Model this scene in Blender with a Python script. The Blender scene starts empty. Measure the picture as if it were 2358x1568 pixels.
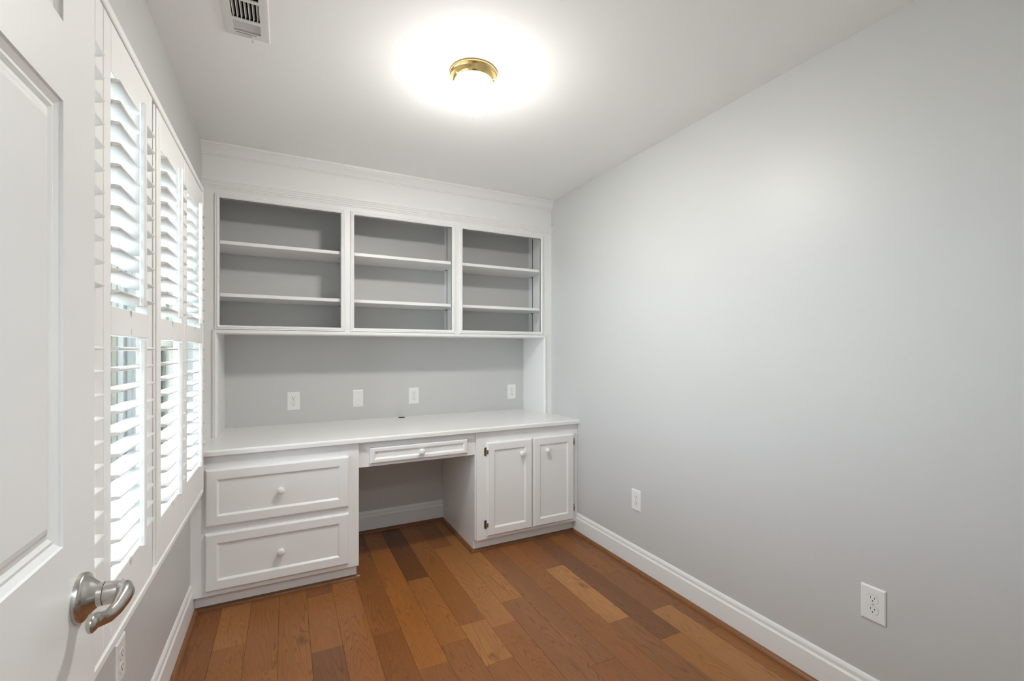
import bpy, bmesh, math, random
from mathutils import Vector, Matrix
random.seed(7)
PI = math.pi
SC = bpy.context.scene
COL = SC.collection

# ------------------------------------------------------------------ camera, world, light, exposure
H = 2.455            # ceiling height
WL, WR = -0.416, 1.857   # left / right wall faces
YB = 3.33            # back wall face
YF = 0.14            # room face of the wall with the doorway

cam_d = bpy.data.cameras.new('camera')
cam = bpy.data.objects.new('camera', cam_d)
COL.objects.link(cam)
cam_d.sensor_width = 36.0
cam_d.lens = 1034.0 / 2358.0 * 36.0
cam_d.shift_y = 22.0 / 2358.0
cam_d.clip_start = 0.01
cam.location = (0, 0, 1.30)
cam.rotation_euler = (PI / 2, 0, -math.radians(26.74))
SC.camera = cam

SKY_STRENGTH = 11.5
SUN_STRENGTH = 240.0
LAMP_STRENGTH = 198.0
HALL_FILL_POWER = 30.0
world = bpy.data.worlds.new('overcast_sky')
SC.world = world
world.use_nodes = True
wn = world.node_tree.nodes['Background']
wn.inputs['Color'].default_value = (0.75, 0.885, 1.0, 1)
wn.inputs['Strength'].default_value = SKY_STRENGTH

# afternoon-side sun: it stands behind the house, lights the ground outside and never shines in directly
sun_d = bpy.data.lights.new('sun', 'SUN'); sun_d.energy = SUN_STRENGTH; sun_d.angle = math.radians(2); sun_d.color = (1.0, 0.98, 0.94)
sun = bpy.data.objects.new('sun', sun_d); COL.objects.link(sun)
sun.location = (4, 1, 6); sun.rotation_euler = (0, math.radians(36), math.radians(8))

def area_light(name, loc, rot, sx, sy, power, color=(1, 1, 1), portal=False):
    d = bpy.data.lights.new(name, 'AREA')
    d.shape = 'RECTANGLE'; d.size = sx; d.size_y = sy; d.energy = power; d.color = color
    if portal:
        d.cycles.is_portal = True
    o = bpy.data.objects.new(name, d); COL.objects.link(o)
    o.location = loc; o.rotation_euler = rot
    return o
# portals guide the sampling of the sky through the two window openings
area_light('window_portal', (-0.545, 1.26, 1.355), (0, -PI / 2, 0), 1.40, 0.82, 1, portal=True)
area_light('window_portal', (-0.545, 2.155, 1.355), (0, -PI / 2, 0), 1.40, 0.82, 1, portal=True)
# added fill, unseen in the hall, to brighten the open door and drawer fronts
area_light('hall_fill_light', (0.35, -0.75, 2.43), (0, 0, 0), 0.7, 0.7, HALL_FILL_POWER, (0.84, 0.94, 1.0))
vs = SC.view_settings
vs.view_transform = 'Standard'
vs.look = 'None'
vs.gamma = 1.0
vs.use_curve_mapping = False
vs.exposure = 0.29
SC.cycles.diffuse_bounces = 5
SC.cycles.max_bounces = 9
SC.cycles.use_light_tree = False

# ------------------------------------------------------------------ materials
def new_mat(name):
    m = bpy.data.materials.new(name); m.use_nodes = True
    nt = m.node_tree
    return m, nt, nt.nodes['Principled BSDF']

def paint(name, rgb, rough=0.5, spec=0.5, bump=0.0, scale=300.0, vary=0.0, metallic=0.0):
    m, nt, b = new_mat(name)
    b.inputs['Base Color'].default_value = (*rgb, 1)
    b.inputs['Roughness'].default_value = rough
    b.inputs['Specular IOR Level'].default_value = spec
    b.inputs['Metallic'].default_value = metallic
    tc = nt.nodes.new('ShaderNodeTexCoord')
    nz = nt.nodes.new('ShaderNodeTexNoise')
    nz.inputs['Scale'].default_value = scale
    nz.inputs['Detail'].default_value = 3
    nt.links.new(tc.outputs['Object'], nz.inputs['Vector'])
    if bump > 0.3:
        bp = nt.nodes.new('ShaderNodeBump')
        bp.inputs['Strength'].default_value = bump
        bp.inputs['Distance'].default_value = 0.001
        nt.links.new(nz.outputs['Fac'], bp.inputs['Height'])
        nt.links.new(bp.outputs['Normal'], b.inputs['Normal'])
    if vary:
        mr = nt.nodes.new('ShaderNodeMapRange')
        mr.inputs['To Min'].default_value = max(0.02, rough - vary)
        mr.inputs['To Max'].default_value = rough + vary
        nt.links.new(nz.outputs['Fac'], mr.inputs['Value'])
        nt.links.new(mr.outputs['Result'], b.inputs['Roughness'])
    return m

M_WALL = paint('grey_wall_paint', (0.60, 0.597, 0.59), 0.42, 0.45, 0.12, 420)
M_CEIL = paint('white_ceiling_paint', (0.93, 0.928, 0.92), 0.8, 0.2, 0.15, 300)
M_TRIM = paint('white_trim_enamel', (0.85, 0.85, 0.845), 0.34, 0.5, 0.04, 150)
M_CAB = paint('white_cabinet_enamel', (0.85, 0.85, 0.845), 0.36, 0.5, 0.05, 120)
M_DESK = paint('white_laminate_worktop', (0.85, 0.845, 0.835), 0.11, 0.5, 0.0, 60, 0.02)
M_SHUT = paint('white_shutter_enamel', (0.86, 0.855, 0.84), 0.38, 0.5, 0.02, 200)
M_DOOR = paint('white_door_enamel', (0.85, 0.85, 0.84), 0.40, 0.5, 0.12, 90)
M_PLATE = paint('white_plastic', (0.84, 0.84, 0.835), 0.30, 0.5, 0.0, 60, 0.02)
M_SLOT = paint('dark_slot', (0.03, 0.03, 0.03), 0.6, 0.3)
M_SCREW = paint('screw_paint', (0.55, 0.55, 0.54), 0.35, 0.5)
M_NICKEL = paint('satin_nickel', (0.52, 0.50, 0.47), 0.24, 0.5, 0.02, 500, 0.03, 1.0)
M_BRASS = paint('polished_brass', (0.90, 0.66, 0.30), 0.18, 0.5, 0.0, 200, 0.02, 1.0)
M_HINGE = paint('antique_brass', (0.28, 0.22, 0.14), 0.38, 0.5, 0.1, 300, 0.05, 1.0)
M_STEEL = paint('dark_steel', (0.12, 0.12, 0.12), 0.45, 0.5, 0.0, 200, 0.05, 0.6)
M_VENT = paint('white_vent_enamel', (0.74, 0.735, 0.72), 0.45, 0.5, 0.03, 200)
M_DUCT = paint('black_duct', (0.012, 0.012, 0.012), 0.9, 0.1)
M_VINYL = paint('beige_window_vinyl', (0.52, 0.50, 0.42), 0.5, 0.4, 0.02, 200)
M_VINYL2 = paint('grey_window_track', (0.30, 0.31, 0.32), 0.5, 0.4, 0.02, 200)
M_GROUND = paint('pale_concrete', (0.55, 0.54, 0.50), 0.9, 0.2, 0.4, 30)
M_HALL = paint('hall_paint', (0.62, 0.61, 0.59), 0.7, 0.3, 0.1, 300)
M_SIDING = paint('neighbour_siding', (0.60, 0.60, 0.58), 0.7, 0.3, 0.1, 60)

def glass_pane():
    m, nt, b = new_mat('window_glass')
    out = nt.nodes['Material Output']
    nt.nodes.remove(b)
    tr = nt.nodes.new('ShaderNodeBsdfTransparent'); tr.inputs['Color'].default_value = (0.93, 0.95, 0.95, 1)
    gl = nt.nodes.new('ShaderNodeBsdfGlossy'); gl.inputs['Roughness'].default_value = 0.02
    fr = nt.nodes.new('ShaderNodeFresnel'); fr.inputs['IOR'].default_value = 1.45
    mx = nt.nodes.new('ShaderNodeMixShader')
    nt.links.new(fr.outputs[0], mx.inputs[0]); nt.links.new(tr.outputs[0], mx.inputs[1]); nt.links.new(gl.outputs[0], mx.inputs[2])
    nt.links.new(mx.outputs[0], out.inputs['Surface'])
    return m
M_GLASS = glass_pane()

def lamp_glass():
    m, nt, b = new_mat('lit_opal_glass')
    b.inputs['Base Color'].default_value = (0.9, 0.88, 0.84, 1)
    b.inputs['Roughness'].default_value = 0.25
    b.inputs['Emission Color'].default_value = (1.0, 0.975, 0.92, 1)
    tc = nt.nodes.new('ShaderNodeTexCoord'); sp = nt.nodes.new('ShaderNodeSeparateXYZ'); mr = nt.nodes.new('ShaderNodeMapRange')
    mr.inputs['From Min'].default_value = -.143; mr.inputs['From Max'].default_value = -.088
    mr.inputs['To Min'].default_value = LAMP_STRENGTH; mr.inputs['To Max'].default_value = LAMP_STRENGTH * .03
    nt.links.new(tc.outputs['Object'], sp.inputs[0]); nt.links.new(sp.outputs['Z'], mr.inputs['Value']); nt.links.new(mr.outputs[0], b.inputs['Emission Strength'])
    return m
M_LAMP = lamp_glass()

def wood(name, use_obj=True, rgb=(0.35, 0.17, 0.07), axis='Y', rough=0.36):
    """oak: contour-line cathedral grain, fine pores and sparse knots over the plank's own colour"""
    m, nt, b = new_mat(name)
    N, L = nt.nodes.new, nt.links.new
    tc = N('ShaderNodeTexCoord'); oi = N('ShaderNodeObjectInfo')
    off = N('ShaderNodeVectorMath'); off.operation = 'SCALE'
    off.inputs[0].default_value = (13.7, 41.3, 7.9); L(oi.outputs['Random'], off.inputs['Scale'])
    def coords(sx, sy):
        mp = N('ShaderNodeMapping')
        mp.inputs['Scale'].default_value = (sx, sy, sx) if axis == 'Y' else (sy, sx, sx)
        L(tc.outputs['Object'], mp.inputs['Vector'])
        ad = N('ShaderNodeVectorMath'); ad.operation = 'ADD'
        L(mp.outputs[0], ad.inputs[0]); L(off.outputs[0], ad.inputs[1])
        return ad.outputs[0]
    def noise(vec, scale, detail, rgh=0.5, dist=0.0):
        n = N('ShaderNodeTexNoise'); n.inputs['Scale'].default_value = scale
        n.inputs['Detail'].default_value = detail; n.inputs['Roughness'].default_value = rgh
        n.inputs['Distortion'].default_value = dist
        L(vec, n.inputs['Vector']); return n.outputs['Fac']
    def math_(op, a, c=None):
        n = N('ShaderNodeMath'); n.operation = op
        for i, v in enumerate((a, c)):
            if v is None: continue
            if isinstance(v, (int, float)): n.inputs[i].default_value = v
            else: L(v, n.inputs[i])
        return n.outputs[0]
    def rng(v, a, c, lo, hi):
        n = N('ShaderNodeMapRange'); n.inputs['From Min'].default_value = a; n.inputs['From Max'].default_value = c
        n.inputs['To Min'].default_value = lo; n.inputs['To Max'].default_value = hi
        L(v, n.inputs['Value']); return n.outputs[0]
    big = noise(coords(8.5, 1.05), 1.0, 2.0, 0.45, 0.35)
    wob = noise(coords(60.0, 14.0), 1.0, 2.0, 0.5)
    cont = math_('ADD', math_('MULTIPLY', big, 36.0), math_('MULTIPLY', wob, 0.7))
    tri = math_('PINGPONG', cont, 0.5)
    line = rng(tri, 0.0, 0.20, 1.0, 0.0)
    pores = rng(noise(coords(420.0, 11.0), 1.0, 2.0, 0.6), 0.50, 0.72, 0.0, 1.0)
    mask = rng(noise(coords(9.0, 1.5), 1.0, 1.0), 0.35, 0.62, 0.25, 1.0)
    line = math_('MULTIPLY', line, mask)
    tone = rng(noise(coords(5.0, 0.7), 1.0, 2.0), 0.25, 0.75, 0.84, 1.14)
    vor = N('ShaderNodeTexVoronoi'); vor.inputs['Scale'].default_value = 1.0
    L(coords(6.0, 2.6), vor.inputs['Vector'])
    knot = rng(vor.outputs['Distance'], 0.03, 0.16, 1.0, 0.0)
    gate = rng(noise(coords(2.0, 0.9), 1.0, 0.0), 0.60, 0.66, 0.0, 1.0)
    knot = math_('MULTIPLY', knot, gate)
    dark = math_('ADD', math_('MULTIPLY', line, 0.40), math_('MULTIPLY', pores, 0.22))
    dark = math_('ADD', dark, math_('MULTIPLY', knot, 0.5))
    dark = math_('MINIMUM', dark, 0.75)
    base = N('ShaderNodeMix'); base.data_type = 'RGBA'; base.blend_type = 'MULTIPLY'
    base.inputs[0].default_value = 1.0
    if use_obj: L(oi.outputs['Color'], base.inputs[6])
    else: base.inputs[6].default_value = (*rgb, 1)
    cmb = N('ShaderNodeCombineColor')
    for i in range(3): L(tone, cmb.inputs[i])
    L(cmb.outputs[0], base.inputs[7])
    mx = N('ShaderNodeMix'); mx.data_type = 'RGBA'
    L(dark, mx.inputs[0]); L(base.outputs[2], mx.inputs[6]); mx.inputs[7].default_value = (0.045, 0.018, 0.008, 1)
    L(mx.outputs[2], b.inputs['Base Color'])
    L(rng(dark, 0.0, 0.6, rough, rough + 0.14), b.inputs['Roughness'])
    b.inputs['Specular IOR Level'].default_value = 0.4
    return m
M_OAK = wood('oak_plank')
M_SHOEY = wood('stained_oak_moulding', False, (0.25, 0.105, 0.04), 'Y', 0.33)
M_SHOEX = wood('stained_oak_moulding_cross', False, (0.21, 0.09, 0.036), 'X', 0.33)  # same stain, with the shade of the cabinet-front runs put into the colour

# ------------------------------------------------------------------ mesh helpers
def link(name, bm, mat, parent=None, loc=None, smooth=False):
    bmesh.ops.recalc_face_normals(bm, faces=bm.faces)
    me = bpy.data.meshes.new(name); bm.to_mesh(me); bm.free()
    if smooth:
        for p in me.polygons: p.use_smooth = True
    me.materials.append(mat)
    o = bpy.data.objects.new(name, me); COL.objects.link(o)
    if loc is not None: o.location = loc
    if parent is not None: o.parent = parent
    return o

def autosmooth(o, deg=35):
    me = o.data
    for p in me.polygons: p.use_smooth = True
    bm = bmesh.new(); bm.from_mesh(me)
    for e in bm.edges:
        if len(e.link_faces) == 2 and e.calc_face_angle(0) > math.radians(deg): e.smooth = False
    bm.to_mesh(me); bm.free()
    return o

def box(bm, x0, x1, y0, y1, z0, z1, bev=0.0, seg=1):
    vs_ = [bm.verts.new(p) for p in ((x0, y0, z0), (x1, y0, z0), (x1, y1, z0), (x0, y1, z0), (x0, y0, z1), (x1, y0, z1), (x1, y1, z1), (x0, y1, z1))]
    fs = [bm.faces.new([vs_[i] for i in f]) for f in ((0, 3, 2, 1), (4, 5, 6, 7), (0, 1, 5, 4), (1, 2, 6, 5), (2, 3, 7, 6), (3, 0, 4, 7))]
    if bev:
        es = {e for f in fs for e in f.edges}
        bmesh.ops.bevel(bm, geom=list(es), offset=bev, segments=seg, affect='EDGES', profile=0.6)
    return vs_

def boxes(name, lst, mat, parent=None, bev=0.0):
    bm = bmesh.new()
    for b in lst: box(bm, *b, bev=bev)
    return link(name, bm, mat, parent)

def rect_loops(bm, mp, u0, u1, v0, v1, loops, cap0=True, cap1=True):
    """rectangular rings: each loop is (inset, depth); mp(u, v, depth) gives the point"""
    rings = []
    for ins, d in loops:
        rings.append([bm.verts.new(mp(u, v, d)) for u, v in ((u0 + ins, v0 + ins), (u1 - ins, v0 + ins), (u1 - ins, v1 - ins), (u0 + ins, v1 - ins))])
    for a, b in zip(rings, rings[1:]):
        for i in range(4):
            j = (i + 1) % 4
            bm.faces.new((a[i], a[j], b[j], b[i]))
    if cap0: bm.faces.new(rings[0])
    if cap1: bm.faces.new(rings[-1])

def prism(bm, pts, vec):
    a = [bm.verts.new(p) for p in pts]
    b = [bm.verts.new(Vector(p) + Vector(vec)) for p in pts]
    n = len(pts)
    for i in range(n):
        j = (i + 1) % n
        bm.faces.new((a[i], a[j], b[j], b[i]))
    bm.faces.new(a); bm.faces.new(b)

def lathe(bm, prof, seg=32, mat4=None):
    """profile of (radius, height) spun about Z"""
    rings = []
    for r, h in prof:
        if r < 1e-6: rings.append([bm.verts.new((0, 0, h))])
        else: rings.append([bm.verts.new((r * math.cos(2 * PI * k / seg), r * math.sin(2 * PI * k / seg), h)) for k in range(seg)])
    for a, b in zip(rings, rings[1:]):
        for k in range(seg):
            j = (k + 1) % seg
            if len(a) == 1 and len(b) == 1: continue
            if len(a) == 1: bm.faces.new((a[0], b[k], b[j]))
            elif len(b) == 1: bm.faces.new((a[k], a[j], b[0]))
            else: bm.faces.new((a[k], a[j], b[j], b[k]))
    if mat4 is not None: bmesh.ops.transform(bm, matrix=mat4, verts=bm.verts)

def tube(bm, pts, radii, seg=14, up=Vector((0, 0, 1))):
    """elliptical sweep; radii = (side, up) per point"""
    rings = []
    n = len(pts); pts = [Vector(p) for p in pts]
    for i, p in enumerate(pts):
        t = (pts[min(i + 1, n - 1)] - pts[max(i - 1, 0)]).normalized()
        s = t.cross(up).normalized(); u = s.cross(t).normalized()
        rs, ru = radii[i]
        rings.append([bm.verts.new(p + s * rs * math.cos(2 * PI * k / seg) + u * ru * math.sin(2 * PI * k / seg)) for k in range(seg)])
    for a, b in zip(rings, rings[1:]):
        for k in range(seg):
            j = (k + 1) % seg
            bm.faces.new((a[k], a[j], b[j], b[k]))
    bm.faces.new(rings[0]); bm.faces.new(rings[-1])

def tag(o, label, cat=None, group=None, kind=None):
    if label: o['label'] = label
    if cat: o['category'] = cat
    if group: o['group'] = group
    if kind: o['kind'] = kind
    return o

def struct(o, label=None):
    o['kind'] = 'structure'
    if label: o['label'] = label
    return o

def empty(name, loc=(0, 0, 0), rz=0.0):
    o = bpy.data.objects.new(name, None); COL.objects.link(o)
    o.empty_display_size = 0.05
    o.location = loc; o.rotation_euler = (0, 0, rz)
    return o

def child(o, parent):
    o.parent = parent
    o.matrix_parent_inverse = Matrix.Translation(parent.location).inverted() if parent.rotation_euler.z == 0 else Matrix.Identity(4)
    return o

front = lambda u, v, d: Vector((u, d, v))      # faces -Y, depth is the y value

# ------------------------------------------------------------------ room shell
VX0, VX1, VY0, VY1 = -0.166, -0.081, 1.652, 1.886     # vent opening in the ceiling
struct(boxes('ceiling', [(-1.3, VX0, -1.7, YB + .12, H, H + .12), (VX1, 2.1, -1.7, YB + .12, H, H + .12),
       (VX0, VX1, -1.7, VY0, H, H + .12), (VX0, VX1, VY1, YB + .12, H, H + .12)], M_CEIL), 'smooth white ceiling')
WA = (0.86, 1.66); WB = (1.75, 2.56); WZ = (0.66, 2.05)  # window openings in the left wall
WO = WL - .12
struct(boxes('wall_left', [(WO, WL, .02, WA[0], 0, H), (WO, WL, WA[1], WB[0], 0, H), (WO, WL, WB[1], YB + .12, 0, H),
       (WO, WL, WA[0], WA[1], 0, WZ[0]), (WO, WL, WA[0], WA[1], WZ[1], H), (WO, WL, WB[0], WB[1], 0, WZ[0]), (WO, WL, WB[0], WB[1], WZ[1], H)], M_WALL),
       'grey painted wall with the shuttered windows')
struct(boxes('wall_right', [(WR, WR + .12, .02, YB + .12, 0, H)], M_WALL), 'long plain grey painted wall')
struct(boxes('wall_back', [(WL, WR, YB, YB + .12, 0, H)], M_WALL), 'grey painted wall behind the built-in desk and shelves')
DX0, DX1 = -0.275, 0.575
struct(boxes('wall_front', [(WL, DX0, .02, YF, 0, H), (DX1, WR, .02, YF, 0, H), (DX0, DX1, .02, YF, 2.05, H)], M_WALL), 'grey wall with the doorway')
struct(boxes('hall_walls', [(-1.3, -1.2, -1.7, .02, 0, H), (2.0, 2.1, -1.7, .02, 0, H), (-1.2, 2.0, -1.8, -1.7, 0, H), (-1.2, WL, .02, .12, 0, H), (WR, 2.0, .02, .12, 0, H)], M_HALL), 'plain walls of the hall outside the doorway')

# floor: sub-floor with every plank on it
floor = boxes('floor', [(-1.3, 2.1, -1.7, YB + .02, -.10, -.014)], M_SHOEX)
struct(floor, 'oak plank floor running towards the built-in desk')
PW = 0.1275
def srgb(r, g, b):
    f = lambda c: ((c / 255 + .055) / 1.055) ** 2.4 if c > 10 else c / 255 / 12.92
    return (f(r), f(g), f(b), 1)
TONES = dict(l=(168, 112, 60), o=(164, 102, 48), m=(154, 98, 50), b=(140, 86, 43), d=(114, 71, 36), r=(150, 95, 52), p=(128, 83, 50), g=(146, 96, 57), t=(174, 121, 70))
rows = {  # left edge index -> [(joint y values from far to near)], tones from far to near
    -1: ([2.95, 1.6], 'bbm'), 0: ([2.31, 1.3], 'lmb'), 1: ([2.07, 1.0], 'mmb'), 2: ([2.9, 1.45], 'bml'), 3: ([2.58, 2.104, 1.2], 'bmpm'),
    4: ([2.317, 1.4], 'mrm'), 5: ([3.1, 2.11, 1.2], 'dbbm'), 6: ([1.795, .9], 'orm'), 7: ([2.517, 1.9, 1.1], 'dmrm'), 8: ([2.95, 2.0, 1.697, .8], 'omlrm'),
    9: ([2.85, 1.917, .9], 'mlrm'), 10: ([2.088, 1.2], 'lgm'), 11: ([2.62, 1.503, .7], 'bgrm'), 12: ([2.10, 1.0], 'mrm'), 13: ([2.29, 1.70, .9], 'rtgm'),
    14: ([1.50, .6], 'plm'), 15: ([2.083, 1.689, .8], 'mgtm'), 16: ([2.4, 1.45, .5], 'pgmm')}
planks = []
for i, (joints, tn) in rows.items():
    x0 = -0.285 + PW * i; x1 = x0 + PW
    x0 = max(x0, WL); x1 = min(x1, WR)
    ys = [YB] + joints + [.02]
    for k in range(len(ys) - 1):
        ya, yb = ys[k + 1], ys[k]
        if yb - ya < .02: continue
        cx, cy = (x0 + x1) / 2, (ya + yb) / 2
        hw, hl = (x1 - x0) / 2 - .0003, (yb - ya) / 2 - .0003
        bm = bmesh.new()
        rect_loops(bm, lambda u, v, d: Vector((u, v, d)), -hw, hw, -hl, hl, [(0, -.014), (0, -.0007), (.0007, 0)])
        p = link('plank', bm, M_OAK, floor, (cx, cy, 0))
        c = srgb(*TONES[tn[k]]); j = .87 * random.uniform(.93, 1.07)
        p.color = (c[0] * j, c[1] * j, c[2] * j, 1)
struct(boxes('hall_floor', [(-1.2, 2.0, -1.7, .018, -.0135, 0)], M_SHOEX), 'wood floor of the hall outside')

# baseboards
def base_profile(h, t=.013):
    return [(0, 0), (t, 0), (t, h * .74), (t * .86, h * .765), (t * .62, h * .80), (t * .60, h * .90), (t * .40, h * .955), (t * .12, h), (0, h)]
def baseboard(name, h, a, b, axis, sgn, label):
    bm = bmesh.new()
    if axis == 'Y':   # runs along Y on an x = const wall
        x, y0, y1 = a
        prism(bm, [(x + sgn * p, y0, z) for p, z in base_profile(h)], (0, y1 - y0, 0))
    else:
        y, x0, x1 = a
        prism(bm, [(x0, y + sgn * p, z) for p, z in base_profile(h)], (x1 - x0, 0, 0))
    return struct(link(name, bm, M_TRIM), label)
baseboard('baseboard_right', .142, (WR, YF, 2.70), None, 'Y', -1, 'white baseboard along the long grey wall')
baseboard('baseboard_left', .158, (WL, YF, 2.70), None, 'Y', 1, 'white baseboard under the shuttered windows')
baseboard('baseboard_back', .150, (YB, .37, 1.08), None, 'X', -1, 'white baseboard at the back of the knee space')
# stained quarter-round shoe mouldings
def qr(r=.019, n=5):
    return [(0, 0)] + [(r * math.cos(PI / 2 * k / n), r * math.sin(PI / 2 * k / n)) for k in range(n + 1)]
def shoe(n, x=None, y=None, a=0, b=1, sgn=1, label=''):
    bm = bmesh.new()
    if x is not None:
        prism(bm, [(x + sgn * p, a, z) for p, z in qr()], (0, b - a, 0))
        o = link('trim_%d' % n, bm, M_SHOEY)
    else:
        prism(bm, [(a, y + sgn * p, z) for p, z in qr()], (b - a, 0, 0))
        o = link('trim_%d' % n, bm, M_SHOEX)
    return struct(autosmooth(o), label)
TOE = 2.695
shoe(1, x=WR - .013, a=YF, b=TOE, sgn=-1, label='stained quarter round at the foot of the long grey wall')
shoe(2, x=WL + .013, a=YF, b=TOE, sgn=1, label='stained quarter round under the windows')
shoe(3, y=TOE, a=WL + .013, b=.379, sgn=-1, label='stained quarter round under the drawer cabinet')
shoe(4, y=TOE, a=1.059, b=WR - .013, sgn=-1, label='stained quarter round under the door cabinet')
shoe(5, x=1.078, a=TOE, b=YB - .013, sgn=-1, label='stained quarter round along the side of the door cabinet')
shoe(6, x=.36, a=TOE, b=YB - .013, sgn=1, label='stained quarter round along the side of the drawer cabinet')
shoe(7, y=YB - .013, a=.36, b=1.078, sgn=-1, label='stained quarter round at the back of the knee space')

# ------------------------------------------------------------------ windows behind the shutters
def window(n, y0, y1, label):
    z0, z1 = WZ
    w = boxes('window_%d' % n, [], M_TRIM) if False else None
    bm = bmesh.new()   # jamb lining
    e = .012
    box(bm, WO, WL, y0, y0 + e, z0, z1); box(bm, WO, WL, y1 - e, y1, z0, z1)
    box(bm, WO, WL, y0, y1, z1 - e, z1); box(bm, WO - .03, WL, y0, y1, z0, z0 + e)
    w = struct(link('window_%d' % n, bm, M_TRIM), label)
    a, b = y0 + e, y1 - e
    zm = 1.335
    for zz0, zz1, xo in ((z0 + e, zm + .02, -.468), (zm - .02, z1 - e, -.496)):
        bm = bmesh.new()
        s = .036
        for q in ((xo - .014, xo + .014, a + .012, a + s, zz0, zz1), (xo - .014, xo + .014, b - s, b - .012, zz0, zz1),
                  (xo - .014, xo + .014, a + s, b - s, zz0, zz0 + .045), (xo - .014, xo + .014, a + s, b - s, zz1 - .04, zz1)):
            box(bm, *q, bev=.002)
        sash = link('sash', bm, M_VINYL, w)
        boxes('pane', [(xo - .003, xo + .003, a + s - .004, b - s + .004, zz0 + .041, zz1 - .036)], M_GLASS, sash)
    # side tracks with their vertical ribs
    for side, s in ((a, 1), (b, -1)):
        bm = bmesh.new()
        for xr, t in ((-.432, .010), (-.447, .006), (-.482, .007), (-.513, .008), (-.526, .010)):
            yy = sorted((side, side + s * .013))
            box(bm, xr - t / 2, xr + t / 2, yy[0], yy[1], z0 + e, z1 - e)
        link('track', bm, M_VINYL2 if s > 0 else M_VINYL, w)
    return w
window(1, *WA, 'double-hung window behind the shutters nearest the door')
window(2, *WB, 'double-hung window behind the shutters nearest the bookcase')
struct(boxes('ground', [(-30, WO - .02, -25, 30, -.55, -.45)], M_GROUND), 'pale paved ground outside the windows')

# ------------------------------------------------------------------ shutters
SX0, SX1 = -.383, -.355        # back and face of the shutter stiles
SZ0, SZ1 = .640, 2.050
def shutter_frame():
    t = empty('shutter_surround', (WL, 1.69, .617))
    tag(t, 'white outer frame holding the four louvred shutter panels', 'surround')
    y0, y1, z0, z1 = .835, 2.590, .617, 2.078
    def side(name, bxs):
        bm = bmesh.new()
        for q in bxs: box(bm, *q, bev=.0025)
        return child(link(name, bm, M_SHUT), t)
    F = SX1 + .003
    side('frame_rail', [(WL, F, y0, y1, z1 - .024, z1), (WL, -.388, y0, y1, z1 - .038, z1 - .024)])
    side('frame_rail', [(WL, F, y0, y1, z0, z0 + .020), (WL, -.388, y0, y1, z0 + .02, z0 + .034)])
    side('frame_stile', [(WL, F, y0, y0 + .03, z0 + .02, z1 - .024)])
    side('frame_stile', [(WL, F, y1 - .02, y1, z0 + .02, z1 - .024)])
    side('post', [(WL, -.402, 1.6785, 1.7315, z0 + .02, z1 - .024), (-.402, -.388, 1.6785, 1.693, z0 + .02, z1 - .024), (-.402, -.388, 1.7165, 1.7315, z0 + .02, z1 - .024), (-.388, SX1 - .004, 1.6785, 1.693, z0 + .02, z1 - .024), (-.388, SX1 - .004, 1.7165, 1.7315, z0 + .02, z1 - .024)])
    return t
shutter_frame()

def louver_mesh(length):
    bm = bmesh.new()
    w, th = .0635, .0105
    pts = []
    for k in range(12):
        a = 2 * PI * k / 12
        cx_ = math.cos(a); sx_ = math.sin(a)
        pts.append((w / 2 * math.copysign(abs(cx_) ** .8, cx_), 0, th / 2 * sx_))
    pts = [(p[0], -length / 2, p[2]) for p in pts]
    prism(bm, pts, (0, length, 0))
    bmesh.ops.recalc_face_normals(bm, faces=bm.faces)
    me = bpy.data.meshes.new('louver'); bm.to_mesh(me); bm.free()
    me.materials.append(M_SHUT)
    for p in me.polygons: p.use_smooth = len(p.vertices) == 4
    return me
UP = [1.913 - .0482 * k for k in range(11)]
LO = [1.303 - .0490 * k for k in range(11)]
XC = (SX0 + SX1) / 2
def shutter_panel(y0, y1, label):
    t = empty('louvered_shutter', (XC, (y0 + y1) / 2, SZ0))
    tag(t, label, 'shutter', 'louvred shutter panels')
    s = .047
    def part(name, q, bev=.002):
        bm = bmesh.new(); box(bm, *q, bev=bev); return child(link(name, bm, M_SHUT), t)
    part('stile', (SX0, SX1, y0, y0 + s, SZ0, SZ1)); part('stile', (SX0, SX1, y1 - s, y1, SZ0, SZ1))
    part('rail', (SX0, SX1, y0 + s, y1 - s, 1.936, SZ1)); part('rail', (SX0, SX1, y0 + s, y1 - s, 1.334, 1.402)); part('rail', (SX0, SX1, y0 + s, y1 - s, SZ0, .768))
    L = y1 - y0 - 2 * s - .003
    me = louver_mesh(L)
    for zs, tilt in ((UP, math.radians(-9)), (LO, math.radians(-1.5))):
        for z in zs:
            o = bpy.data.objects.new('louver', me); COL.objects.link(o)
            o.location = (XC, (y0 + y1) / 2, z); o.rotation_euler = (0, tilt, 0)
            child(o, t)
        tip = XC + .0318 * math.cos(tilt)
        dz = -.0318 * math.sin(tilt)
        ym = (y0 + y1) / 2
        bm = bmesh.new()
        box(bm, tip, tip + .013, ym - .0075, ym + .0075, zs[-1] + dz - .022, zs[0] + dz + .024, bev=.003)
        child(link('tilt_rod', bm, M_SHUT), t)
    # screw heads in the divider rail
    for zz in (1.392, 1.347):
        child(boxes('rod_notch', [(SX1 - .001, SX1 + .0004, (y0 + y1) / 2 - .004, (y0 + y1) / 2 - .001, zz - .008, zz + .008)], M_SCREW), t)
    return t
shutter_panel(.868, 1.273, 'white louvred shutter panel mostly hidden behind the open door')
shutter_panel(1.276, 1.676, 'white louvred shutter panel just right of the open door edge')
shutter_panel(1.734, 2.152, 'white louvred shutter panel right of the post, second from the bookcase')
shutter_panel(2.155, 2.568, 'white louvred shutter panel next to the bookcase, farthest from the door')

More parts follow.
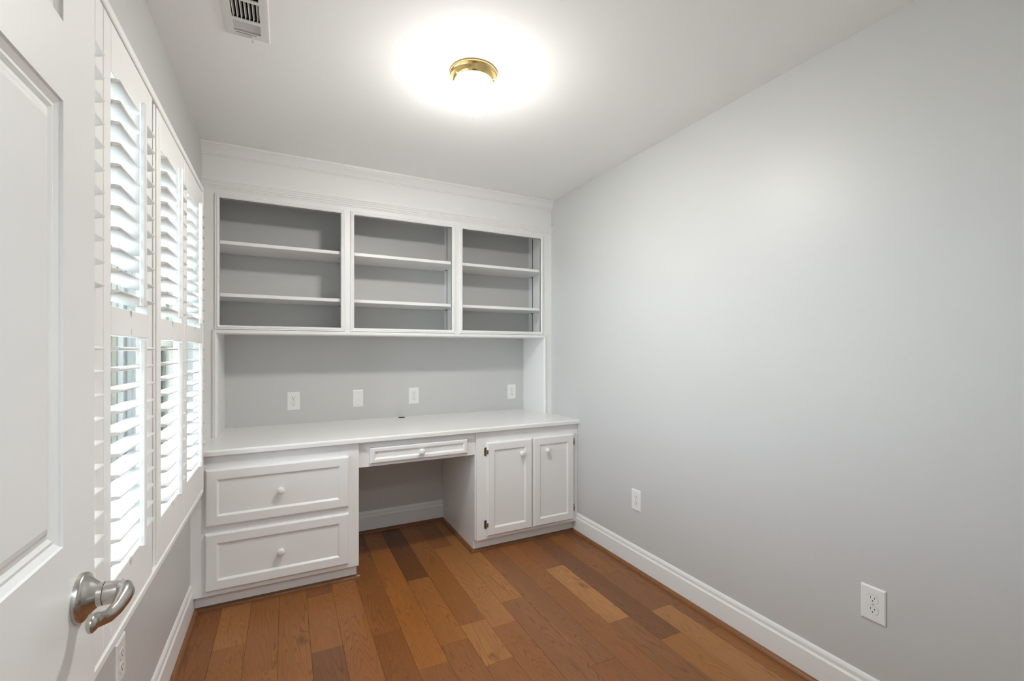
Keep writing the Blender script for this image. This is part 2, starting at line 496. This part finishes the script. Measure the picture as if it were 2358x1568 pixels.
# ------------------------------------------------------------------ built-in: bookcase
BF = 3.0     # bookcase face
BAYS = ((-.333, .308), (.388, 1.038), (1.118, 1.758))
BZ0, BZ1 = 1.440, 2.158
bk = empty('bookcase', ((WL + WR) / 2, YB, .807))
tag(bk, 'white built-in wall bookcase with three open bays above the desk', 'bookcase')
def bpart(name, bxs, mat=M_CAB, bev=.0, par=bk):
    bm = bmesh.new()
    for q in bxs: box(bm, *q, bev=bev)
    return child(link(name, bm, mat), par)
FB = BF + .019
bpart('stile', [(WL, -.345, BF, FB, .8072, 2.40)]); bpart('stile', [(1.785, WR, BF, FB, .8072, 2.40)])
bpart('stile', [(-.345, BAYS[0][0], BF, FB, BZ0, BZ1)]); bpart('stile', [(BAYS[2][1], 1.785, BF, FB, BZ0, BZ1)])
bpart('stile', [(.308, .388, BF, FB, BZ0, BZ1)]); bpart('stile', [(1.038, 1.118, BF, FB, BZ0, BZ1)])
bpart('rail', [(-.345, 1.785, BF, FB, 1.393, BZ0)])
bpart('frieze', [(-.345, 1.785, BF, FB, BZ1, 2.40), (WL, WR, BF, FB, 2.40, H)])
bpart('top_panel', [(WL, WR, FB, YB, 2.385, 2.40)])
bpart('bottom_panel', [(WL, WR, FB, YB, 1.396, BZ0 - .004)])
PART = ((WL, -.386), (.345, .365), (1.093, 1.112), (1.836, WR))
for a, b in PART: bpart('side_panel', [(a, b, FB, YB, BZ0 - .004, 2.385)])
bpart('return_panel', [(WL, -.342, FB, YB, .8072, 1.396)]); bpart('return_panel', [(1.785, WR, FB, YB, .8072, 1.396)])
# mitred bead round each bay
for a, b in BAYS:
    bm = bmesh.new()
    W = .024
    rect_loops(bm, front, a - W, b + W, BZ0 - W, BZ1 + W, [(0, BF), (.001, BF - .007), (.005, BF - .010), (.009, BF - .0085), (.012, BF - .012), (.019, BF - .011), (W, BF - .005), (W, BF + .01)], False, False)
    child(link('bead_frame', bm, M_CAB), bk)
# bead round the desk opening (sides and top)
bm = bmesh.new()
pf = [(0, 0), (.001, -.007), (.006, -.010), (.010, -.0085), (.013, -.012), (.019, -.011), (.024, -.004), (.024, 0)]
prism(bm, [(-.369 + u, BF + d, .8072) for u, d in pf], (0, 0, 1.393 - .807 + .022))
prism(bm, [(1.809 - u, BF + d, .8072) for u, d in pf], (0, 0, 1.393 - .807 + .022))
prism(bm, [(-.362, BF + d, 1.393 + .022 - u) for u, d in pf], (2.164, 0, 0))
child(link('bead_frame', bm, M_CAB), bk)
# neck moulding and crown
def mould(name, prof, y):
    bm = bmesh.new()
    prism(bm, [(WL, y - d, z) for d, z in prof], (WR - WL, 0, 0))
    return child(link(name, bm, M_CAB), bk)
mould('neck_moulding', [(0, 2.206), (.004, 2.206), (.006, 2.213), (.010, 2.215), (.010, 2.222), (.016, 2.226), (.018, 2.234), (.022, 2.236), (.024, 2.243), (.028, 2.246), (.028, 2.254), (0, 2.258)], BF)
mould('crown_moulding', [(0, 2.392), (.006, 2.392), (.008, 2.398), (.012, 2.400), (.014, 2.405), (.018, 2.412), (.026, 2.424), (.034, 2.434), (.036, 2.440), (.042, 2.441), (.044, H - .0005), (0, H - .0005)], BF)
# adjustable shelves, their standards and clips
for k, (a, b) in enumerate(((PART[0][1], PART[1][0]), (PART[1][1], PART[2][0]), (PART[2][1], PART[3][0]))):
    for z in (1.925, 1.625):
        bpart('shelf', [(a + .001, b - .001, 3.026, YB - .002, z - .020, z)], bev=.0012)
    for x, s in ((a, 1), (b, -1)):
        for y in (3.262, 3.075):
            xx = sorted((x, x + s * .0025))
            st = bpart('shelf_standard', [(xx[0], xx[1], y - .0035, y + .0035, BZ0 - .003, 2.38)], M_STEEL)
            for z in (1.925, 1.625):
                xc = sorted((x, x + s * .013))
                c = boxes('shelf_clip', [(xc[0], xc[1], y - .006, y + .006, z - .026, z - .0202)], M_STEEL)
                c.parent = st
# the two clips that peek out beside the first partition
for z in (1.925, 1.625):
    bm = bmesh.new()
    box(bm, .303, .346, 3.046, 3.052, z - .046, z - .041); box(bm, .310, .316, 3.046, 3.052, z - .056, z - .034)
    child(link('shelf_clip', bm, M_STEEL), bk)

# ------------------------------------------------------------------ worktop
ZD = .807
bm = bmesh.new()
pr = [(2.630, ZD - .030), (2.6255, ZD - .026), (2.625, ZD - .008), (2.627, ZD - .003), (2.632, ZD), (YB, ZD), (YB, ZD - .030)]
prism(bm, [(WL, y, z) for y, z in pr], (WR - WL, 0, 0))
wt = link('worktop', bm, M_DESK)
tag(wt, 'glossy white worktop running wall to wall under the bookcase', 'worktop')
bm = bmesh.new(); lathe(bm, [(0, 0), (.019, 0), (.019, .0008), (.024, .0008), (.025, .0002), (.025, -.002)], 28)
g = link('cable_grommet', bm, M_SLOT, wt, (.757, 3.295, ZD + .0006)); tag(g, 'dark cable hole near the wall')

# ------------------------------------------------------------------ base cabinets
CF = 2.650
def knob(parent, x, z, y):
    bm = bmesh.new()
    lathe(bm, [(0, 0), (.010, 0), (.0085, .006), (.0082, .011), (.0135, .014), (.0182, .019), (.019, .0235), (.0172, .0285), (.011, .0320), (0, .033)], 28, Matrix.Rotation(PI / 2, 4, 'X'))
    o = link('knob', bm, M_PLATE, None, (x, y, z), True)
    return attach(o, parent)
def attach(o, part):
    """sub-part of a part whose own object sits at the origin of its thing's frame"""
    mw = part.matrix_parent_inverse.copy()
    o.parent = part
    base = Matrix.Identity(4)
    p = part
    # parts are built in room coordinates, so the part's world matrix is the identity unless it has a location of its own
    o.matrix_parent_inverse = Matrix.Translation(part.location).inverted() if part.location.length > 1e-9 else base
    return o
def front_panel(name, parent, x0, x1, z0, z1, y, fw=.048, th=.019):
    bm = bmesh.new()
    rect_loops(bm, front, x0, x1, z0, z1, [(0, y), (0, y - th + .006), (.0035, y - th + .002), (.008, y - th), (fw, y - th), (fw + .003, y - th + .0015), (fw + .010, y - th + .0085)])
    return child(link(name, bm, M_CAB), parent)
dc = empty('drawer_cabinet', (-.02, 2.99, 0))
tag(dc, 'white base cabinet with two deep drawers below the window end of the desk', 'cabinet')
def dpart(name, bxs, par, bev=.0, mat=M_CAB):
    bm = bmesh.new()
    for q in bxs: box(bm, *q, bev=bev)
    return child(link(name, bm, mat), par)
ZT = ZD - .030
dpart('face_frame', [(WL, .368, CF, CF + .019, .085, ZT)], dc, .0012)
dpart('side_panel', [(.342, .360, CF + .019, TOE, .085, ZT), (.342, .360, TOE, YB, 0, ZT)], dc)
dpart('side_panel', [(WL, WL + .012, CF + .019, YB, .16, ZT)], dc)
dpart('toe_kick', [(WL + .014, .342, TOE, TOE + .016, 0, .105), (WL + .014, .360, CF + .019, TOE + .016, .085, .10)], dc)
for z0, z1, kz in ((.430, .710, .571), (.112, .395, .253)):
    d = front_panel('drawer', dc, -.353, .313, z0, z1, CF - .0002)
    knob(d, -.022, kz, CF - .0108)
pd = empty('pencil_drawer', (.72, 2.99, ZT))
tag(pd, 'shallow white drawer hung in the apron over the knee space', 'drawer')
PF = 2.664
dpart('apron', [(.3685, 1.0775, PF, PF + .019, .632, ZT)], pd, .001)
dpart('drawer_box', [(.45, 1.0, PF + .019, 3.1, .65, .73)], pd)
d = front_panel('drawer_front', pd, .429, 1.022, .650, .742, PF - .0002, .022)
knob(d, .727, .694, PF - .0108)
cc = empty('door_cabinet', (1.47, 2.99, 0))
tag(cc, 'white base cabinet with a pair of knobbed doors beside the long grey wall', 'cabinet')
dpart('face_frame', [(1.083, WR, CF, CF + .019, .085, ZT)], cc, .0012)
dpart('side_panel', [(1.078, 1.096, CF + .019, TOE, .085, ZT), (1.078, 1.096, TOE, YB, 0, ZT)], cc)
dpart('toe_kick', [(1.096, WR, TOE, TOE + .016, 0, .105), (1.096, WR, CF + .019, TOE + .016, .085, .10)], cc)
# notch the side panel at the toe: leave the panel standing on the floor behind the toe line
def hinge(door, x, z, s):
    bm = bmesh.new()
    box(bm, min(x, x + s * .011), max(x, x + s * .011), CF - .0022, CF, z - .026, z + .026, bev=.0007)
    lathe_bm = bmesh.new()
    lathe(lathe_bm, [(0, -.029), (.0022, -.0285), (.0035, -.026), (.0035, .026), (.0022, .0285), (0, .029)], 12, Matrix.Translation((x, CF - .0045, z)))
    me = bpy.data.meshes.new('tmp'); lathe_bm.to_mesh(me); lathe_bm.free(); bm.from_mesh(me); bpy.data.meshes.remove(me)
    for zz in (-.015, .015): box(bm, x + s * .0055 - .002, x + s * .0055 + .002, CF - .003, CF - .002, z + zz - .002, z + zz + .002)
    box(bm, min(x, x - s * .010), max(x, x - s * .010), CF - .0212, CF - .0195, z - .013, z + .013)
    return attach(link('hinge', bm, M_HINGE), door)
d1 = front_panel('door', cc, 1.150, 1.479, .108, .706, CF - .0002)
knob(d1, 1.399, .616, CF - .0108); hinge(d1, 1.146, .648, -1); hinge(d1, 1.146, .181, -1)
d2 = front_panel('door', cc, 1.489, 1.816, .108, .708, CF - .0002)
knob(d2, 1.594, .617, CF - .0108); hinge(d2, 1.820, .650, 1); hinge(d2, 1.820, .183, 1)

# ------------------------------------------------------------------ outlets
def outlet(loc, rz, label, blank=False, w=.0765, h=.1225):
    t = empty('blank_wall_plate' if blank else 'power_outlet', loc, rz)
    tag(t, label, 'wall plate' if blank else 'outlet', None if blank else 'duplex outlets on the walls')
    def put(o, par=t):
        o.parent = par; o.matrix_parent_inverse = Matrix.Identity(4); return o
    bm = bmesh.new()
    rect_loops(bm, front, -w / 2, w / 2, -h / 2, h / 2, [(0, 0), (0, -.0022), (.0015, -.0040), (.005, -.0054)])
    put(link('cover_plate', bm, M_PLATE))
    def screw(z):
        bm = bmesh.new(); lathe(bm, [(0, 0), (.0032, 0), (.0030, .0009), (0, .0012)], 14, Matrix.Translation((0, -.0054, z)) @ Matrix.Rotation(PI / 2, 4, 'X'))
        put(link('screw', bm, M_SCREW))
    if blank:
        screw(.042); screw(-.042); return t
    screw(0)
    for zc in (.0195, -.0195):
        # recessed gap ring then the rounded receptacle face
        def rounded(r, flat, y0, y1):
            pts = []
            for k in range(32):
                a = 2 * PI * k / 32
                pts.append((r * math.cos(a), max(-flat, min(flat, r * math.sin(a)))))
            bm = bmesh.new(); prism(bm, [(u, y0, v + zc) for u, v in pts], (0, y1 - y0, 0)); return bm
        r_ = put(link('receptacle', rounded(.0168, .0138, -.0050, -.0068), M_PLATE))
        put(link('receptacle_gap', rounded(.0179, .0149, -.0050, -.00555), M_SCREW), r_)
        for sx, hh in ((-.0063, .0085), (.0063, .0070)):
            put(boxes('slot', [(sx - .0012, sx + .0012, -.0071, -.0060, zc + .0035 - hh / 2, zc + .0035 + hh / 2)], M_SLOT), r_)
        bm = bmesh.new(); lathe(bm, [(0, 0), (.0025, 0), (.0025, .0012), (0, .0012)], 12, Matrix.Translation((0, -.0059, zc - .0070)) @ Matrix.Rotation(PI / 2, 4, 'X'))
        put(link('ground_hole', bm, M_SLOT), r_)
    return t
outlet((.046, YB, .960), 0, 'white duplex outlet above the desk, nearest the window')
outlet((.456, YB, .958), 0, 'blank white wall plate above the desk, left of the middle outlet', True, .0715, .1215)
outlet((.856, YB, .959), 0, 'white duplex outlet above the desk, right of the blank plate')
outlet((1.674, YB, .956), 0, 'white duplex outlet above the desk, beside the right side panel', False, .076, .120)
outlet((WR, 2.045, .411), -PI / 2, 'white duplex outlet low on the long grey wall near the door cabinet')
outlet((WR, .843, .402), -PI / 2, 'large-looking white duplex outlet low on the long grey wall, nearest the viewer')
outlet((WL, 1.615, .432), PI / 2, 'white duplex outlet on the wall under the shutters')

# ------------------------------------------------------------------ ceiling light
cl = empty('ceiling_light', (.700, 1.745, H))
tag(cl, 'lit white glass mushroom ceiling light on a brass base', 'ceiling light')
bm = bmesh.new(); lathe(bm, [(0, -.0002), (.096, -.0002), (.099, -.003), (.0995, -.009), (.097, -.0125), (.0945, -.014), (.0925, -.020), (.088, -.030), (.084, -.040), (.080, -.042), (0, -.042)], 64)
o = link('brass_base', bm, M_BRASS, cl); autosmooth(o, 50)
bm = bmesh.new(); lathe(bm, [(.0, -.0425), (.079, -.0425), (.081, -.046), (.088, -.056), (.097, -.070), (.1015, -.085), (.101, -.100), (.094, -.116), (.081, -.130), (.062, -.141), (.040, -.148), (.018, -.1515), (0, -.152)], 64)
o = link('glass_shade', bm, M_LAMP, cl, None, True); tag(o, 'glowing opal glass shade')
for a in (math.radians(200), math.radians(320), math.radians(80)):
    bm = bmesh.new(); lathe(bm, [(0, 0), (.0035, 0), (.0035, .012), (0, .013)], 12, Matrix.Translation((.083 * math.cos(a), .083 * math.sin(a), -.036)) @ Matrix.Rotation(a, 4, 'Z') @ Matrix.Rotation(PI / 2, 4, 'Y'))
    link('thumb_screw', bm, M_BRASS, cl)

# ------------------------------------------------------------------ ceiling vent
cv = empty('ceiling_vent', (-.124, 1.769, H))
tag(cv, 'white louvred air vent in the ceiling', 'vent')
down = lambda u, v, d: Vector((u, v, H - d))
OX0, OX1, OY0, OY1 = -.197, -.051, 1.618, 1.920
bm = bmesh.new()
rect_loops(bm, down, OX0, OX1, OY0, OY1, [(0, 0), (.0006, .0018), (.004, .0044), (.012, .005)], False, False)
T = .005
for q in ((OX0 + .012, VX0, OY0 + .012, OY1 - .012), (VX1, OX1 - .012, OY0 + .012, OY1 - .012), (VX0, VX1, OY0 + .012, VY0), (VX0, VX1, VY1, OY1 - .012), (VX0, VX1, 1.709, 1.722), (VX0, VX1, 1.816, 1.830)):
    box(bm, q[0], q[1], q[2], q[3], H - T, H - T + .004)
child(link('faceplate', bm, M_VENT), cv)
def slat(c, size, rot):
    bm = bmesh.new(); box(bm, -size[0] / 2, size[0] / 2, -size[1] / 2, size[1] / 2, -size[2] / 2, size[2] / 2)
    bmesh.ops.transform(bm, matrix=Matrix.Translation(c) @ rot, verts=bm.verts)
    return child(link('slat', bm, M_VENT), cv)
for k in range(7):
    slat((VX0 + .0045 + .0122 * k + .002, 1.769, H + .002), (.0014, .094, .0115), Matrix.Rotation(math.radians(28), 4, 'Y'))
for k in range(5):
    slat((-.1235, 1.8355 + .0105 * k, H + .0015), (.085, .0014, .0096), Matrix.Rotation(math.radians(36), 4, 'X'))
    slat((-.1235, 1.658 + .0105 * k, H + .0015), (.085, .0014, .0135), Matrix.Rotation(math.radians(-50), 4, 'X'))
child(boxes('lever', [(-.110, -.107, 1.889, 1.912, H - .014, H - .005), (-.112, -.105, 1.908, 1.920, H - .018, H - .014)], M_VENT, None, .0006), cv)
child(boxes('lever_slot', [(-.162, -.095, 1.8925, 1.8945, H - .0054, H - .0044)], M_SLOT), cv)
child(boxes('duct', [(VX0 - .004, VX0 + .0005, VY0, VY1, H + .004, H + .11), (VX1 - .0005, VX1 + .004, VY0, VY1, H + .004, H + .11), (VX0, VX1, VY0 - .004, VY0 + .0005, H + .004, H + .11), (VX0, VX1, VY1 - .0005, VY1 + .004, H + .004, H + .11), (VX0, VX1, VY0, VY1, H + .10, H + .11)], M_DUCT), cv)

# ------------------------------------------------------------------ open door
DF, DB = -.280, -.315
dy0, dy1 = .152, .965
dr = empty('door_1', (DF, dy0, .01))
struct(dr, 'white six-panel door standing open against the shutters')
PNZ = ((.24, .83), (1.022, 1.651), (1.763, 1.915))
st_ = .115; mid = (dy0 + dy1) / 2
PNY = ((dy0 + st_, mid - .055), (mid + .055, dy1 - st_))
bxs = [(DB, DF, dy0, dy0 + st_, .01, 2.03), (DB, DF, dy1 - st_, dy1, .01, 2.03), (DB, DF, mid - .055, mid + .055, .01, 2.03)]
zs = [.01] + [v for p in PNZ for v in p] + [2.03]
for a, b in PNY:
    for k in range(0, len(zs), 2): bxs.append((DB, DF, a, b, zs[k], zs[k + 1]))
bm = bmesh.new()
for q in bxs: box(bm, *q)
bmesh.ops.remove_doubles(bm, verts=bm.verts, dist=1e-5)
child(link('slab', bm, M_DOOR), dr)
lp = [(0, 0), (.002, .003), (.010, .0075), (.015, .0065), (.021, .0095), (.027, .0085), (.034, .0045), (.041, .003)]
for a, b in PNY:
    for c, d in PNZ:
        bm = bmesh.new()
        rect_loops(bm, lambda u, v, e: Vector((DF - e, u, v)), a, b, c, d, lp, False, True)
        rect_loops(bm, lambda u, v, e: Vector((DB + e, u, v)), a, b, c, d, lp, False, True)
        child(link('panel', bm, M_DOOR), dr)
HY, HZ = .906, .923
bm = bmesh.new()
RX = Matrix.Translation((DF, HY, HZ)) @ Matrix.Rotation(PI / 2, 4, 'Y')
lathe(bm, [(0, 0), (.0362, 0), (.0362, .0045), (.0352, .0068), (.0335, .0082), (.0310, .0090), (.0285, .0105), (.0235, .0160), (.0195, .0205), (.0175, .0225), (.0172, .029), (0, .029)], 40, RX)
rose = child(autosmooth(link('door_handle', bm, M_NICKEL), 30), dr); tag(rose, 'satin nickel lever handle')
bm = bmesh.new()
lathe(bm, [(0, .0296), (.0166, .0296), (.0170, .0306), (.0164, .044), (.0158, .050), (0, .050)], 32, RX)
nk = autosmooth(link('handle_neck', bm, M_NICKEL), 30); nk.parent = rose
bm = bmesh.new()
X = DF
pts = [(X + .034, HY + .0015, HZ), (X + .044, HY + .001, HZ), (X + .052, HY - .003, HZ), (X + .0565, HY - .011, HZ - .001), (X + .057, HY - .022, HZ - .003), (X + .054, HY - .038, HZ - .009), (X + .050, HY - .055, HZ - .0105), (X + .046, HY - .072, HZ - .006), (X + .0445, HY - .088, HZ + .001), (X + .0455, HY - .102, HZ + .006), (X + .047, HY - .115, HZ + .0085), (X + .0475, HY - .122, HZ + .009)]
rad = [(.0155, .0160), (.0155, .0160), (.0145, .0158), (.0120, .0152), (.0098, .0142), (.0080, .0120), (.0070, .0102), (.0066, .0095), (.0070, .0108), (.0074, .0122), (.0062, .0112), (.0028, .0055)]
tube(bm, pts, rad, 18)
lv = link('lever', bm, M_NICKEL, rose, None, True)
